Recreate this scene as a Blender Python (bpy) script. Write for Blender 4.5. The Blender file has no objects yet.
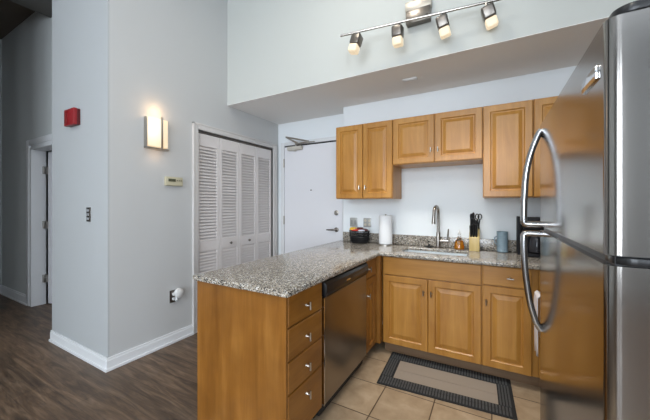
import bpy, bmesh, math, random
from mathutils import Vector, Matrix
R = math.radians
scene = bpy.context.scene
COL = scene.collection

# ------------------------------------------------------------------ camera
cam_d = bpy.data.cameras.new('camera'); cam = bpy.data.objects.new('camera', cam_d); COL.objects.link(cam)
cam.location = (0, 0, 1.3426); cam.rotation_euler = (R(90), 0, R(29.43))
cam_d.sensor_width = 36; cam_d.lens = 295.66*36/650; cam_d.shift_y = -5.53/650; cam_d.clip_start = .02
scene.camera = cam
# ------------------------------------------------------------------ world, lights, exposure
w = bpy.data.worlds.new('world'); scene.world = w; w.use_nodes = True
w.node_tree.nodes['Background'].inputs[0].default_value = (.62, .76, 1, 1)
w.node_tree.nodes['Background'].inputs[1].default_value = 1.0
scene.view_settings.view_transform = 'Standard'; scene.view_settings.look = 'None'
scene.view_settings.gamma = 1; scene.view_settings.use_curve_mapping = False
scene.view_settings.exposure = 0.80

def area(name, loc, rot, sx, sy, e, col):
    l = bpy.data.lights.new(name, 'AREA'); l.shape = 'RECTANGLE'; l.size = sx; l.size_y = sy; l.energy = e; l.color = col
    o = bpy.data.objects.new(name, l); COL.objects.link(o); o.location = loc; o.rotation_euler = rot
    return o
WIN = [(-1.9, 1.4), (-.25, 1.2), (2.4, 1.4)]          # left x and width of the windows behind the camera
WINR = [(-3.9, 1.5), (-1.9, 1.5)]                     # start y and width of the windows in the right wall
for wx, ww in WIN:
    area('daylight', (wx+ww/2, -4.56, 1.9), (R(90), 0, 0), ww, 2.5, 70, (.84, .92, 1))
for wy, ww in WINR:
    area('daylight', (4.06, wy+ww/2, 1.9), (R(90), 0, R(90)), ww, 2.5, 24, (.86, .93, 1))
def ceiling_fill(x, y, z, e, size=.32):
    l = bpy.data.lights.new('ceiling_fill_light', 'AREA'); l.shape = 'DISK'; l.size = size; l.energy = e; l.color = (1, .94, .84)
    o = bpy.data.objects.new('ceiling_fill_light', l); COL.objects.link(o); o.location = (x, y, z)

# ------------------------------------------------------------------ materials
def nodes(name):
    m = bpy.data.materials.new(name); m.use_nodes = True
    nt = m.node_tree; b = nt.nodes['Principled BSDF']
    return m, nt, b
def mat(name, col, rough=.5, metal=0., bump=0., bscale=60, emit=0, trans=0, ior=1.45, spec=None, emitcol=None, coat=0):
    m, nt, b = nodes(name)
    b.inputs['Base Color'].default_value = (*col, 1); b.inputs['Roughness'].default_value = rough
    b.inputs['Metallic'].default_value = metal; b.inputs['IOR'].default_value = ior
    if trans: b.inputs['Transmission Weight'].default_value = trans
    if spec is not None: b.inputs['Specular IOR Level'].default_value = spec
    if coat: b.inputs['Coat Weight'].default_value = coat
    if emit:
        b.inputs['Emission Color'].default_value = (*(emitcol or col), 1); b.inputs['Emission Strength'].default_value = emit
    tc = nt.nodes.new('ShaderNodeTexCoord'); n = nt.nodes.new('ShaderNodeTexNoise'); n.inputs['Scale'].default_value = bscale
    nt.links.new(tc.outputs['Object'], n.inputs['Vector'])
    if bump:
        bp = nt.nodes.new('ShaderNodeBump'); bp.inputs['Strength'].default_value = bump; bp.inputs['Distance'].default_value = .002
        nt.links.new(n.outputs[0], bp.inputs['Height']); nt.links.new(bp.outputs[0], b.inputs['Normal'])
    return m
def ramp(nt, fac, stops, interp='LINEAR'):
    r = nt.nodes.new('ShaderNodeValToRGB'); cr = r.color_ramp; cr.interpolation = interp
    while len(cr.elements) < len(stops): cr.elements.new(.5)
    for e, (p, c) in zip(cr.elements, stops): e.position = p; e.color = (*c, 1)
    nt.links.new(fac, r.inputs[0]); return r.outputs[0]
def mapping(nt, scale, rot=(0, 0, 0)):
    tc = nt.nodes.new('ShaderNodeTexCoord'); mp = nt.nodes.new('ShaderNodeMapping')
    mp.inputs['Scale'].default_value = scale; mp.inputs['Rotation'].default_value = rot
    nt.links.new(tc.outputs['Object'], mp.inputs[0]); return mp.outputs[0]
def noise(nt, vec, scale, detail=4, rough=.55, dist=0):
    n = nt.nodes.new('ShaderNodeTexNoise'); n.inputs['Scale'].default_value = scale; n.inputs['Detail'].default_value = detail
    n.inputs['Roughness'].default_value = rough; n.inputs['Distortion'].default_value = dist
    nt.links.new(vec, n.inputs['Vector']); return n.outputs[0]
def mixc(nt, a, b, fac, mode='MIX'):
    m = nt.nodes.new('ShaderNodeMix'); m.data_type = 'RGBA'; m.blend_type = mode
    for s, v in ((m.inputs[6], a), (m.inputs[7], b), (m.inputs[0], fac)):
        if hasattr(v, 'is_output'): nt.links.new(v, s)
        elif isinstance(v, tuple): s.default_value = (*v, 1)
        else: s.default_value = v
    return m.outputs[2]
def bump(nt, b, h, strength, dist=.002):
    bp = nt.nodes.new('ShaderNodeBump'); bp.inputs['Strength'].default_value = strength; bp.inputs['Distance'].default_value = dist
    nt.links.new(h, bp.inputs['Height']); nt.links.new(bp.outputs[0], b.inputs['Normal'])

def wood(name, dark, mid, light, axis='z', rough=.32, mottle=.88):
    m, nt, b = nodes(name)
    s = {'z': (9, 9, .8), 'x': (.8, 9, 9)}[axis]
    v = mapping(nt, s)
    n1 = noise(nt, v, 1.6, 5, .6, .6)
    c = ramp(nt, n1, [(.25, dark), (.5, mid), (.75, light)])
    s2 = {'z': (90, 90, 2.5), 'x': (2.5, 90, 90)}[axis]
    n2 = noise(nt, mapping(nt, s2), 1.0, 3, .6)
    f = ramp(nt, n2, [(.3, (.82, .8, .76)), (.6, (1, 1, 1))])
    c = mixc(nt, c, f, .45, 'MULTIPLY')
    n3 = noise(nt, mapping(nt, (1, 1, 1)), 5, 2)
    f3 = ramp(nt, n3, [(.3, (mottle, mottle*.97, mottle*.92)), (.7, (1.0, 1, 1))])
    c = mixc(nt, c, f3, .8, 'MULTIPLY')
    nt.links.new(c, b.inputs['Base Color']); b.inputs['Roughness'].default_value = rough
    bump(nt, b, n2, .08)
    return m
M = {}
M['wall'] = mat('wall_paint_shaded', (.46, .475, .48), .75, bump=.25, bscale=220)  # room paint with the column's shade put into the colour
M['wall_lit'] = mat('wall_paint_lit', (.54, .545, .54), .75, bump=.25, bscale=220)  # same room paint, made lighter where more light falls on the left wall
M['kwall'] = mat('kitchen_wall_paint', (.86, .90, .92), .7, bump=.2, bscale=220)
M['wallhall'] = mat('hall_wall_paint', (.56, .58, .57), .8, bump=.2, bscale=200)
M['soffit'] = mat('soffit_paint', (.57, .585, .555), .75, bump=.2, bscale=220)
M['under'] = mat('soffit_underside_paint', (.86, .85, .83), .8, bump=.2, bscale=220)
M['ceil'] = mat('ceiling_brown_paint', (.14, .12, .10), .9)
M['trim'] = mat('trim_paint', (.76, .77, .78), .4, bump=.1, bscale=120)
M['door'] = mat('door_paint', (.80, .80, .83), .45, bump=.08, bscale=90)
M['louver'] = mat('louver_paint', (.72, .68, .66), .5, bump=.1, bscale=90)
M['frame'] = mat('door_frame_paint', (.62, .60, .58), .45, bump=.08, bscale=90)
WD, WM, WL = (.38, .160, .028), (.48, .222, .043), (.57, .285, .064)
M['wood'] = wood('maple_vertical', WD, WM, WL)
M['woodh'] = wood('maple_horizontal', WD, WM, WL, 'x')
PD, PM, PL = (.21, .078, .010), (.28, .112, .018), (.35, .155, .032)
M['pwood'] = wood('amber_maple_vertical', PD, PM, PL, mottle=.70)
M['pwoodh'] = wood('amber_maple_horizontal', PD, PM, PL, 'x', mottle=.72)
M['toe'] = wood('toe_kick_wood', (.15, .085, .045), (.20, .12, .065), (.24, .15, .085), 'x', .5)
M['nickel'] = mat('brushed_nickel', (.50, .47, .43), .28, 1)
M['faucet'] = mat('faucet_nickel', (.34, .31, .28), .25, 1)
M['darknickel'] = mat('dark_nickel', (.20, .18, .16), .32, 1)
M['chrome'] = mat('chrome', (.75, .76, .78), .12, 1)
M['handlesteel'] = mat('handle_steel', (.46, .46, .47), .2, 1)
M['black'] = mat('black_plastic', (.012, .012, .013), .3)
M['coffee'] = mat('coffee_maker_black', (.008, .008, .010), .5, spec=.25)
M['blackmatte'] = mat('black_matte', (.015, .015, .016), .7)
M['white'] = mat('white_plastic', (.75, .75, .74), .35)
M['paper'] = mat('paper_towel_paper', (.82, .83, .84), .9, bump=.5, bscale=160)
M['dark'] = mat('dark_gap', (.02, .02, .02), .8)

def stainless(name, col, rough, axis='z'):
    m, nt, b = nodes(name)
    b.inputs['Metallic'].default_value = 1
    s = (1.5, 1.5, 160) if axis == 'x' else (160, 160, 1.5)
    n = noise(nt, mapping(nt, s), 1, 3, .6)
    c = ramp(nt, n, [(.3, tuple(x*.985 for x in col)), (.7, col)])
    nt.links.new(c, b.inputs['Base Color'])
    rr = nt.nodes.new('ShaderNodeMapRange'); rr.inputs[3].default_value = rough*.95; rr.inputs[4].default_value = rough*1.08
    nt.links.new(n, rr.inputs[0]); nt.links.new(rr.outputs[0], b.inputs['Roughness'])
    return m
def brush(m, an=.6, rot=.25):
    nt = m.node_tree; b = nt.nodes['Principled BSDF']; tg = nt.nodes.new('ShaderNodeTangent'); tg.direction_type = 'RADIAL'; tg.axis = 'Z'
    b.inputs['Anisotropic'].default_value = an; b.inputs['Anisotropic Rotation'].default_value = rot
    nt.links.new(tg.outputs[0], b.inputs['Tangent']); return m
M['steel'] = stainless('fridge_stainless', (.32, .30, .28), .15)
brush(M['steel'])
M['dwsteel'] = stainless('dishwasher_stainless', (.30, .26, .22), .3)
M['sinksteel'] = mat('sink_steel', (.72, .76, .78), .35, .6)

def granite():
    m, nt, b = nodes('speckled_granite')
    v = mapping(nt, (1, 1, 1))
    nz = noise(nt, v, 60, 2)
    def vor(scale, stops):
        t = nt.nodes.new('ShaderNodeTexVoronoi'); t.inputs['Scale'].default_value = scale
        nt.links.new(v, t.inputs['Vector'])
        s = nt.nodes.new('ShaderNodeSeparateColor'); nt.links.new(t.outputs['Color'], s.inputs[0])
        return ramp(nt, s.outputs[0], stops, 'CONSTANT')
    a = vor(130, [(0, (.012, .012, .015)), (.20, (.08, .07, .062)), (.36, (.31, .265, .21)), (.62, (.48, .42, .34)), (.86, (.70, .68, .64))])
    c = vor(250, [(0, (.015, .015, .02)), (.24, (.21, .18, .145)), (.55, (.45, .39, .31)), (.86, (.70, .68, .64))])
    f = ramp(nt, nz, [(.42, (0, 0, 0)), (.52, (1, 1, 1))])
    nt.links.new(mixc(nt, a, c, f), b.inputs['Base Color'])
    b.inputs['Roughness'].default_value = .13
    return m
M['granite'] = granite()

def plank_floor():
    m, nt, b = nodes('dark_oak_planks')
    v = mapping(nt, (1, 1, 1))
    br = nt.nodes.new('ShaderNodeTexBrick'); nt.links.new(v, br.inputs['Vector'])
    br.inputs['Scale'].default_value = 1; br.inputs['Brick Width'].default_value = 1.22; br.inputs['Row Height'].default_value = .18
    br.inputs['Mortar Size'].default_value = .0018; br.inputs['Mortar Smooth'].default_value = .3
    br.inputs['Color1'].default_value = (.62, .62, .62, 1); br.inputs['Color2'].default_value = (1.25, 1.2, 1.15, 1); br.inputs['Mortar'].default_value = (.35, .33, .3, 1)
    br.offset = .37
    n1 = noise(nt, mapping(nt, (1.1, 9, 1)), 1.8, 6, .62, 1.4)
    c = ramp(nt, n1, [(.28, (.045, .027, .015)), (.46, (.11, .068, .040)), (.60, (.175, .112, .068)), (.78, (.27, .18, .115))])
    n2 = noise(nt, mapping(nt, (3, 70, 1)), 1.4, 4, .65, .5)
    f = ramp(nt, n2, [(.3, (.62, .62, .62)), (.65, (1.1, 1.1, 1.1))])
    c = mixc(nt, c, f, .8, 'MULTIPLY'); c = mixc(nt, c, br.outputs['Color'], .55, 'MULTIPLY')
    nt.links.new(c, b.inputs['Base Color']); b.inputs['Roughness'].default_value = .42
    bump(nt, b, n2, .12)
    return m
M['plank'] = plank_floor()
def tile_floor():
    m, nt, b = nodes('beige_ceramic_tile')
    tc = nt.nodes.new('ShaderNodeTexCoord'); mp = nt.nodes.new('ShaderNodeMapping')
    mp.inputs['Location'].default_value = (-.0, -1.768+1.7, 0)
    nt.links.new(tc.outputs['Object'], mp.inputs[0])
    br = nt.nodes.new('ShaderNodeTexBrick'); nt.links.new(mp.outputs[0], br.inputs['Vector']); br.offset = 0
    br.inputs['Scale'].default_value = 1; br.inputs['Brick Width'].default_value = .34; br.inputs['Row Height'].default_value = .34
    br.inputs['Mortar Size'].default_value = .004; br.inputs['Mortar Smooth'].default_value = .2
    br.inputs['Color1'].default_value = (.92, .92, .92, 1); br.inputs['Color2'].default_value = (1.06, 1.05, 1.03, 1); br.inputs['Mortar'].default_value = (.22, .19, .17, 1)
    n1 = noise(nt, mapping(nt, (1, 1, 1)), 9, 6, .6, .4)
    c = ramp(nt, n1, [(.3, (.30, .215, .135)), (.55, (.39, .29, .19)), (.75, (.46, .355, .25))])
    c = mixc(nt, c, br.outputs['Color'], 1.0, 'MULTIPLY')
    nt.links.new(c, b.inputs['Base Color']); b.inputs['Roughness'].default_value = .38
    inv = nt.nodes.new('ShaderNodeMath'); inv.operation = 'SUBTRACT'; inv.inputs[0].default_value = 1
    nt.links.new(br.outputs['Fac'], inv.inputs[1]); bump(nt, b, inv.outputs[0], .6, .003)
    return m
M['tile'] = tile_floor()

# ------------------------------------------------------------------ mesh helpers
def nb(): return bmesh.new()
def box(bm, x0, x1, y0, y1, z0, z1, bev=0, seg=2, rot=None, piv=None):
    t = bmesh.new(); bmesh.ops.create_cube(t, size=1)
    for v in t.verts:
        v.co = Vector(((x0+x1)/2+v.co.x*(x1-x0), (y0+y1)/2+v.co.y*(y1-y0), (z0+z1)/2+v.co.z*(z1-z0)))
    if bev: bmesh.ops.bevel(t, geom=t.edges[:], offset=bev, segments=seg, profile=.5, affect='EDGES')
    if rot is not None:
        p = Vector(piv) if piv else Vector(((x0+x1)/2, (y0+y1)/2, (z0+z1)/2))
        bmesh.ops.transform(t, matrix=Matrix.Translation(p) @ rot @ Matrix.Translation(-p), verts=t.verts)
    merge(bm, t); return bm
def merge(bm, t):
    me = bpy.data.meshes.new('tmp'); t.to_mesh(me); t.free(); bm.from_mesh(me); bpy.data.meshes.remove(me)
def lathe(bm, prof, c=(0, 0, 0), seg=28, axis='z', scale=(1, 1)):
    """prof: list of (radius, height)"""
    rings = []
    for r, h in prof:
        ring = []
        for i in range(seg):
            a = 2*math.pi*i/seg; u, v = r*math.cos(a)*scale[0], r*math.sin(a)*scale[1]
            p = {'z': (u, v, h), 'y': (u, h, v), 'x': (h, u, v)}[axis]
            ring.append(bm.verts.new((c[0]+p[0], c[1]+p[1], c[2]+p[2])))
        rings.append(ring)
    for a, b in zip(rings, rings[1:]):
        for i in range(seg):
            bm.faces.new((a[i], a[(i+1) % seg], b[(i+1) % seg], b[i]))
    bm.faces.new(rings[0][::-1]); bm.faces.new(rings[-1])
    return bm
def cyl(bm, r, p0, p1, seg=16, r1=None):
    return tube(bm, [p0, p1], [r, r if r1 is None else r1], seg)
def tube(bm, pts, rad, seg=12, flat=None, closed=False):
    """swept tube; flat=(a,b) scales the section; frame kept parallel"""
    pts = [Vector(p) for p in pts]; n = len(pts)
    if not isinstance(rad, (list, tuple)): rad = [rad]*n
    rings = []; prev = None
    for i, p in enumerate(pts):
        if closed: t = (pts[(i+1) % n]-pts[i-1]).normalized()
        else: t = (pts[min(i+1, n-1)]-pts[max(i-1, 0)]).normalized()
        if prev is None:
            up = Vector((0, 1, 0)) if abs(t.y) < .9 else Vector((1, 0, 0))
            a = (up-t*up.dot(t)).normalized()
        else: a = (prev-t*prev.dot(t)).normalized()
        prev = a; b = t.cross(a)
        fa, fb = flat or (1, 1)
        rings.append([bm.verts.new(p+a*math.cos(2*math.pi*k/seg)*rad[i]*fa+b*math.sin(2*math.pi*k/seg)*rad[i]*fb) for k in range(seg)])
    rr = list(zip(rings, rings[1:]))
    if closed: rr.append((rings[-1], rings[0]))
    for a, b in rr:
        for k in range(seg): bm.faces.new((a[k], a[(k+1) % seg], b[(k+1) % seg], b[k]))
    if not closed: bm.faces.new(rings[0][::-1]); bm.faces.new(rings[-1])
    return bm
def prism(bm, poly, axis, a, b, bev=0):
    """poly = list of 2D points; extruded along axis from a to b"""
    t = bmesh.new()
    def P(u, v, w): return {'x': (w, u, v), 'y': (u, w, v), 'z': (u, v, w)}[axis]
    v0 = [t.verts.new(P(u, v, a)) for u, v in poly]; v1 = [t.verts.new(P(u, v, b)) for u, v in poly]
    n = len(poly)
    t.faces.new(v0); t.faces.new(v1[::-1])
    for i in range(n): t.faces.new((v0[i], v1[i], v1[(i+1) % n], v0[(i+1) % n]))
    bmesh.ops.recalc_face_normals(t, faces=t.faces[:])
    if bev: bmesh.ops.bevel(t, geom=t.edges[:], offset=bev, segments=2, profile=.5, affect='EDGES')
    merge(bm, t); return bm
def panel_door(bm, x0, x1, z0, z1, y=0, th=.02, raised=True, fw=.055):
    """cabinet front facing -Y with its face at y; nested loops make the frame and the raised panel"""
    w_, h_ = x1-x0, z1-z0
    fw = min(fw, w_*.23)
    prof = [(0, .004), (.004, 0)]
    if raised: prof += [(fw-.004, 0), (fw, .005), (fw+.004, .012), (fw+.012, .012), (fw+.036, .002), (fw+.040, .001)]
    loops = []
    for i, d in prof:
        loops.append([bm.verts.new(p) for p in ((x0+i, y+d, z0+i), (x1-i, y+d, z0+i), (x1-i, y+d, z1-i), (x0+i, y+d, z1-i))])
    back = [bm.verts.new(p) for p in ((x0, y+th, z0), (x1, y+th, z0), (x1, y+th, z1), (x0, y+th, z1))]
    loops.insert(0, back)
    for a, b in zip(loops, loops[1:]):
        for k in range(4): bm.faces.new((a[k], a[(k+1) % 4], b[(k+1) % 4], b[k]))
    bm.faces.new(loops[-1]); bm.faces.new(back[::-1])
    return bm

def wloc(o):
    m = Matrix.Identity(4)
    while o: m = Matrix.LocRotScale(o.location, o.rotation_euler, o.scale) @ m; o = o.parent
    return m
def obj(name, bm, m, parent=None, world=True, smooth=True, ang=35):
    """one mesh object. Coordinates are world ones (or the parent's own when world is False)."""
    bmesh.ops.recalc_face_normals(bm, faces=bm.faces[:])
    loc = None
    if parent is None:
        xs = [v.co.x for v in bm.verts]; ys = [v.co.y for v in bm.verts]; zs = [v.co.z for v in bm.verts]
        loc = Vector(((min(xs)+max(xs))/2, (min(ys)+max(ys))/2, min(zs)))
        bmesh.ops.translate(bm, vec=-loc, verts=bm.verts)
    elif world:
        bmesh.ops.transform(bm, matrix=wloc(parent).inverted(), verts=bm.verts)
    me = bpy.data.meshes.new(name); bm.to_mesh(me); bm.free()
    if smooth: me.shade_smooth(); me.set_sharp_from_angle(angle=R(ang))
    for mm in (m if isinstance(m, list) else [m]): me.materials.append(mm)
    o = bpy.data.objects.new(name, me); COL.objects.link(o)
    if loc: o.location = loc
    if parent: o.parent = parent
    return o
def tag(o, label, cat, group=None, kind=None):
    o['label'] = label; o['category'] = cat
    if group: o['group'] = group
    if kind: o['kind'] = kind
    return o
def thing(name, label, cat, loc, rz=0, group=None):
    o = bpy.data.objects.new(name, None); COL.objects.link(o); o.empty_display_size = .05
    o.location = loc; o.rotation_euler = (0, 0, rz)
    return tag(o, label, cat, group)
def struct(name, bm, m, parent=None, smooth=True):
    t = bm
    if parent is None:   # keep the textures of the setting in world coordinates
        bmesh.ops.recalc_face_normals(t, faces=t.faces[:])
        me = bpy.data.meshes.new(name); t.to_mesh(me); t.free(); me.materials.append(m)
        if smooth: me.shade_smooth(); me.set_sharp_from_angle(angle=R(35))
        o = bpy.data.objects.new(name, me); COL.objects.link(o)
    else: o = obj(name, bm, m, parent)
    if parent is None: o['kind'] = 'structure'
    return o
def copy_tree(o, parent=None):
    c = o.copy(); COL.objects.link(c); c.parent = parent
    for ch in list(o.children): copy_tree(ch, c)
    return c

# ------------------------------------------------------------------ measured positions
YB, YD, XW, YC, YH = 3.188, 3.411, -2.7034, 1.2188, 1.4904
XE, XR, ZC, YS, ZS, YBK, XL = 4.0, 1.0, 3.84, 2.4603, 2.504, -4.5, -6.46

# ------------------------------------------------------------------ room shell
struct('floor', box(nb(), XL-.12, XE+.12, YBK-.12, YD+.12, -.12, 0), M['plank'])
struct('floor_kitchen', box(nb(), -1.55, XR, -.9, YB, 0, .002), M['tile'])
struct('ceiling', box(nb(), -4.16, XE+.12, YBK-.12, YD+.12, ZC, ZC+.12), M['kwall'])
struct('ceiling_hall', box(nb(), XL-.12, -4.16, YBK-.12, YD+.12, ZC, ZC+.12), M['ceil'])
struct('wall_alcove', box(nb(), XR, XR+.12, .45, YD+.12, 0, ZC), M['wall'])
struct('wall_alcove_front', box(nb(), XR+.12, XE+.12, .45, .57, 0, ZC), M['wall'])
b = nb(); ys = YBK-.12
for wy, ww in WINR:
    box(b, XE, XE+.12, ys, wy, 0, ZC); box(b, XE, XE+.12, wy, wy+ww, 0, .6); box(b, XE, XE+.12, wy, wy+ww, 3.2, ZC); ys = wy+ww
box(b, XE, XE+.12, ys, .57, 0, ZC)
struct('wall_right', b, M['wall'])
for i, (wy, ww) in enumerate(WINR):
    b = nb()
    for a0, a1, c0, c1 in ((wy, wy+.06, .6, 3.2), (wy+ww-.06, wy+ww, .6, 3.2), (wy, wy+ww, .6, .66), (wy, wy+ww, 3.14, 3.2), (wy+ww/2-.025, wy+ww/2+.025, .6, 3.2), (wy, wy+ww, 1.9, 1.95)):
        box(b, XE-.01, XE+.05, a0, a1, c0, c1)
    struct('window_%d' % (i+4), b, M['trim'])
struct('wall_back', box(nb(), XW-.12, -1.546, YD, YD+.12, 0, ZC), M['kwall'])
struct('wall_kitchen', box(nb(), -1.546, XR, YB, YD+.12, 0, ZC), M['kwall'])
struct('wall_soffit', box(nb(), XW, XR, YS, YD, ZS+.004, ZC), M['soffit'])
struct('ceiling_soffit', box(nb(), XW, XR, YS, YD, ZS, ZS+.004), M['under'])
# left wall with the closet opening
CY0, CY1, CZ = 2.055, 3.285, 2.135
b = nb(); box(b, XW-.12, XW, YC+.012, CY0, 0, ZC); box(b, XW-.12, XW, CY1, YD+.12, 0, ZC); box(b, XW-.12, XW, CY0, CY1, CZ, ZC)
struct('wall_left', b, M['wall_lit'])
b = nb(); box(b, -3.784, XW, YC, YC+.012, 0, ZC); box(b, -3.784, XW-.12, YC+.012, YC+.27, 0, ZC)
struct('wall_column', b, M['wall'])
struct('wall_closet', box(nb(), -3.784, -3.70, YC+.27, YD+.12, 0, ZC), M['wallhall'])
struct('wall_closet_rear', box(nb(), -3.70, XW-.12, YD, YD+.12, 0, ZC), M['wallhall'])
# hallway wall with the open door
HX0, HX1, HZ = -5.27, -4.35, 2.08
b = nb(); box(b, XL, HX0, YH, YH+.14, 0, ZC); box(b, HX1, -3.784, YH, YH+.14, 0, ZC); box(b, HX0, HX1, YH, YH+.14, HZ, ZC)
struct('wall_hall', b, M['wallhall'])
struct('wall_hall_room', box(nb(), XL, -3.784, 2.9, 3.0, 0, ZC), M['wallhall'])
struct('wall_hall_blocker', box(nb(), -4.22, -4.1, YBK-.12, .35, 0, ZC), M['wallhall'])  # unseen wall added to keep window light out of the hall
struct('wall_far_left', box(nb(), XL-.12, XL, YBK-.12, YD+.12, 0, ZC), M['wallhall'])
# window wall behind the camera
b = nb(); xs = XL-.12
for wx, ww in WIN:
    box(b, xs, wx, YBK-.12, YBK, 0, ZC); box(b, wx, wx+ww, YBK-.12, YBK, 0, .6); box(b, wx, wx+ww, YBK-.12, YBK, 3.2, ZC); xs = wx+ww
box(b, xs, XE+.12, YBK-.12, YBK, 0, ZC)
struct('wall_front', b, M['wall'])
for i, (wx, ww) in enumerate(WIN):
    b = nb()
    for a0, a1, c0, c1 in ((wx, wx+.06, .6, 3.2), (wx+ww-.06, wx+ww, .6, 3.2), (wx, wx+ww, .6, .66), (wx, wx+ww, 3.14, 3.2), (wx+ww/2-.025, wx+ww/2+.025, .6, 3.2), (wx, wx+ww, 1.9, 1.95)):
        box(b, a0, a1, YBK-.05, YBK+.01, c0, c1)
    struct('window_%d' % (i+1), b, M['trim'])
# hall beam under the ceiling
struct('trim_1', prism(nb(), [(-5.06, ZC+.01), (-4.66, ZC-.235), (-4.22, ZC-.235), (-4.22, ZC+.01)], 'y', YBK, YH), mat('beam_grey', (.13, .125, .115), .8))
# baseboards
def baseboard(name, x0, y0, x1, y1, nx, ny, z=.105):
    """runs from p0 to p1, standing out along the normal (nx, ny)"""
    b = nb()
    for t, a0, a1 in ((.012, 0, z), (.016, 0, z-.02), (.026, 0, .022)):
        xa, xb = sorted((x0, x1)); ya, yb = sorted((y0, y1))
        if nx: xa, xb = sorted((x0, x0+nx*t))
        if ny: ya, yb = sorted((y0, y0+ny*t))
        if nx and t: ya -= t if name == 'baseboard_left' else 0
        box(b, xa, xb, ya, yb, a0, a1, .002, 1)
    return struct(name, b, M['trim'])
baseboard('baseboard_left', XW, YC, XW, CY0-.062, 1, 0)
baseboard('baseboard_column', -3.784, YC, XW, YC, 0, -1)
baseboard('baseboard_hall', XL, YH, HX0-.1, YH, 0, -1, .13)
baseboard('baseboard_far_left', XL, YBK, XL, YH, 1, 0, .13)

# closet frame
b = nb()
box(b, XW-.12, XW+.018, CY0-.06, CY0, 0, CZ+.06, .003); box(b, XW-.12, XW+.018, CY1, CY1+.06, 0, CZ+.06, .003)
box(b, XW-.12, XW+.018, CY0, CY1, CZ, CZ+.06, .003)
box(b, XW-.004, XW+.024, CY0-.064, CY0-.048, 0, CZ+.064, .002); box(b, XW-.004, XW+.024, CY0-.064, CY1+.064, CZ+.048, CZ+.064, .002)
box(b, XW-.004, XW+.024, CY1+.048, CY1+.064, 0, CZ+.064, .002)
struct('trim_2', b, M['frame'])
struct('trim_3', box(nb(), XW-.05, XW-.02, CY0, CY1, CZ-.022, CZ), M['darknickel'])
# bifold louvre doors: four leaves
LW = (CY1-CY0-.006)/4
def louver_leaf(y0, knob):
    y1 = y0+LW-.003; xf = XW-.018; xb = xf-.028
    o = None; b = nb(); s = .036
    for a0, a1 in ((y0, y0+s), (y1-s, y1)): box(b, xb, xf, a0, a1, .012, CZ-.028, .002, 1)
    for z0, z1 in ((.012, .16), (.83, .945), (CZ-.16, CZ-.028)): box(b, xb, xf, y0+s, y1-s, z0, z1, .002, 1)
    leaf = b
    for z0, z1 in ((.16, .83), (.945, CZ-.16)):
        n = round((z1-z0)/.034); p = (z1-z0)/n
        for k in range(n):
            zc = z0+(k+.5)*p
            box(leaf, (xb+xf)/2-.024, (xb+xf)/2+.022, y0+s-.002, y1-s+.002, zc-.0035, zc+.0035, 0, 1, Matrix.Rotation(R(53), 4, 'Y'))
    return leaf, xf, (y0+y1)/2
for k in range(4):
    bm_, xf, yc = louver_leaf(CY0+.003+k*LW, k in (1, 2))
    o = struct('door_%d' % (k+1), bm_, M['louver'])
    if k in (1, 2):
        yk = yc+(.0)
        kb = nb(); lathe(kb, [(.006, 0), (.006, .012), (.014, .018), (.016, .026), (.011, .032), (.002, .033)], (xf, yk, .888), 16, 'x')
        obj('knob', kb, M['darknickel'], o)

# entry door with frame
EX0, EX1, EZ = -2.585, -1.66, 2.17
b = nb()
box(b, EX0-.06, EX0, YD-.02, YD, 0, EZ+.055, .003); box(b, EX1, EX1+.06, YD-.02, YD, 0, EZ+.055, .003); box(b, EX0, EX1, YD-.02, YD, EZ+.005, EZ+.055, .003)
struct('trim_4', b, M['trim'])
struct('gap_shade_strip', box(nb(), EX0, EX1, YD-.004, YD, EZ-.016, EZ+.006), M['dark'])  # dark strip painting in the shade of the gap above the door
d = struct('door_5', box(nb(), EX0+.004, EX1-.004, YD-.012, YD, .01, EZ-.014, .002, 1), M['door'])
b = nb(); box(b, -2.5, -2.26, YD-.07, YD-.012, 2.095, 2.15, .012); lathe(b, [(.02, 0), (.02, .012)], (-2.38, YD-.04, 2.083), 16)
o1 = obj('door_closer', b, mat('closer_paint', (.55, .52, .46), .45), d)
b = nb()
box(b, -2.36, -2.10, YD-.075, YD-.062, 2.165, 2.18, .002, 1, Matrix.Rotation(R(-14), 4, 'Z'), (-2.36, YD-.07, 2.17))
box(b, -2.36, -2.06, YD-.05, YD-.036, 2.178, 2.192, .002, 1)
tube(b, [(-2.36, YD-.05, 2.15), (-2.36, YD-.05, 2.19)], .012)
tube(b, [(-2.30, YD-.06, 2.172), (-2.413, YD-.21, 2.25)], .012, 8)
tube(b, [(-2.413, YD-.21, 2.25), (-2.16, YD-.03, 2.20)], .010, 8)
obj('closer_arm', b, M['nickel'], o1)
b = nb(); lathe(b, [(.03, 0), (.03, -.012), (.018, -.02)], (-1.745, YD-.012, 1.018), 20, 'y')
tube(b, [(-1.745, YD-.02, 1.018), (-1.745, YD-.055, 1.018), (-1.76, YD-.062, 1.018), (-1.80, YD-.062, 1.016), (-1.87, YD-.058, 1.014)], [.012, .012, .012, .011, .008], 12)
obj('lever_handle', b, M['darknickel'], d)
b = nb(); lathe(b, [(.032, 0), (.032, -.012), (.02, -.018), (.018, -.03)], (-1.745, YD-.012, 1.235), 20, 'y'); obj('deadbolt', b, M['nickel'], d)
b = nb(); lathe(b, [(.01, 0), (.01, -.006), (.006, -.008)], (-2.133, YD-.012, 1.537), 14, 'y'); obj('peephole', b, M['darknickel'], d)
b = nb(); lathe(b, [(.007, 0), (.007, -.004)], (-2.40, YD-.012, 1.82), 10, 'y'); obj('bumper', b, M['white'], d)
for z in (.35, 1.12, 1.93):
    obj('hinge', cyl(nb(), .011, (EX0+.001, YD-.024, z-.06), (EX0+.001, YD-.024, z+.06), 10), M['nickel'], d)

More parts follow.
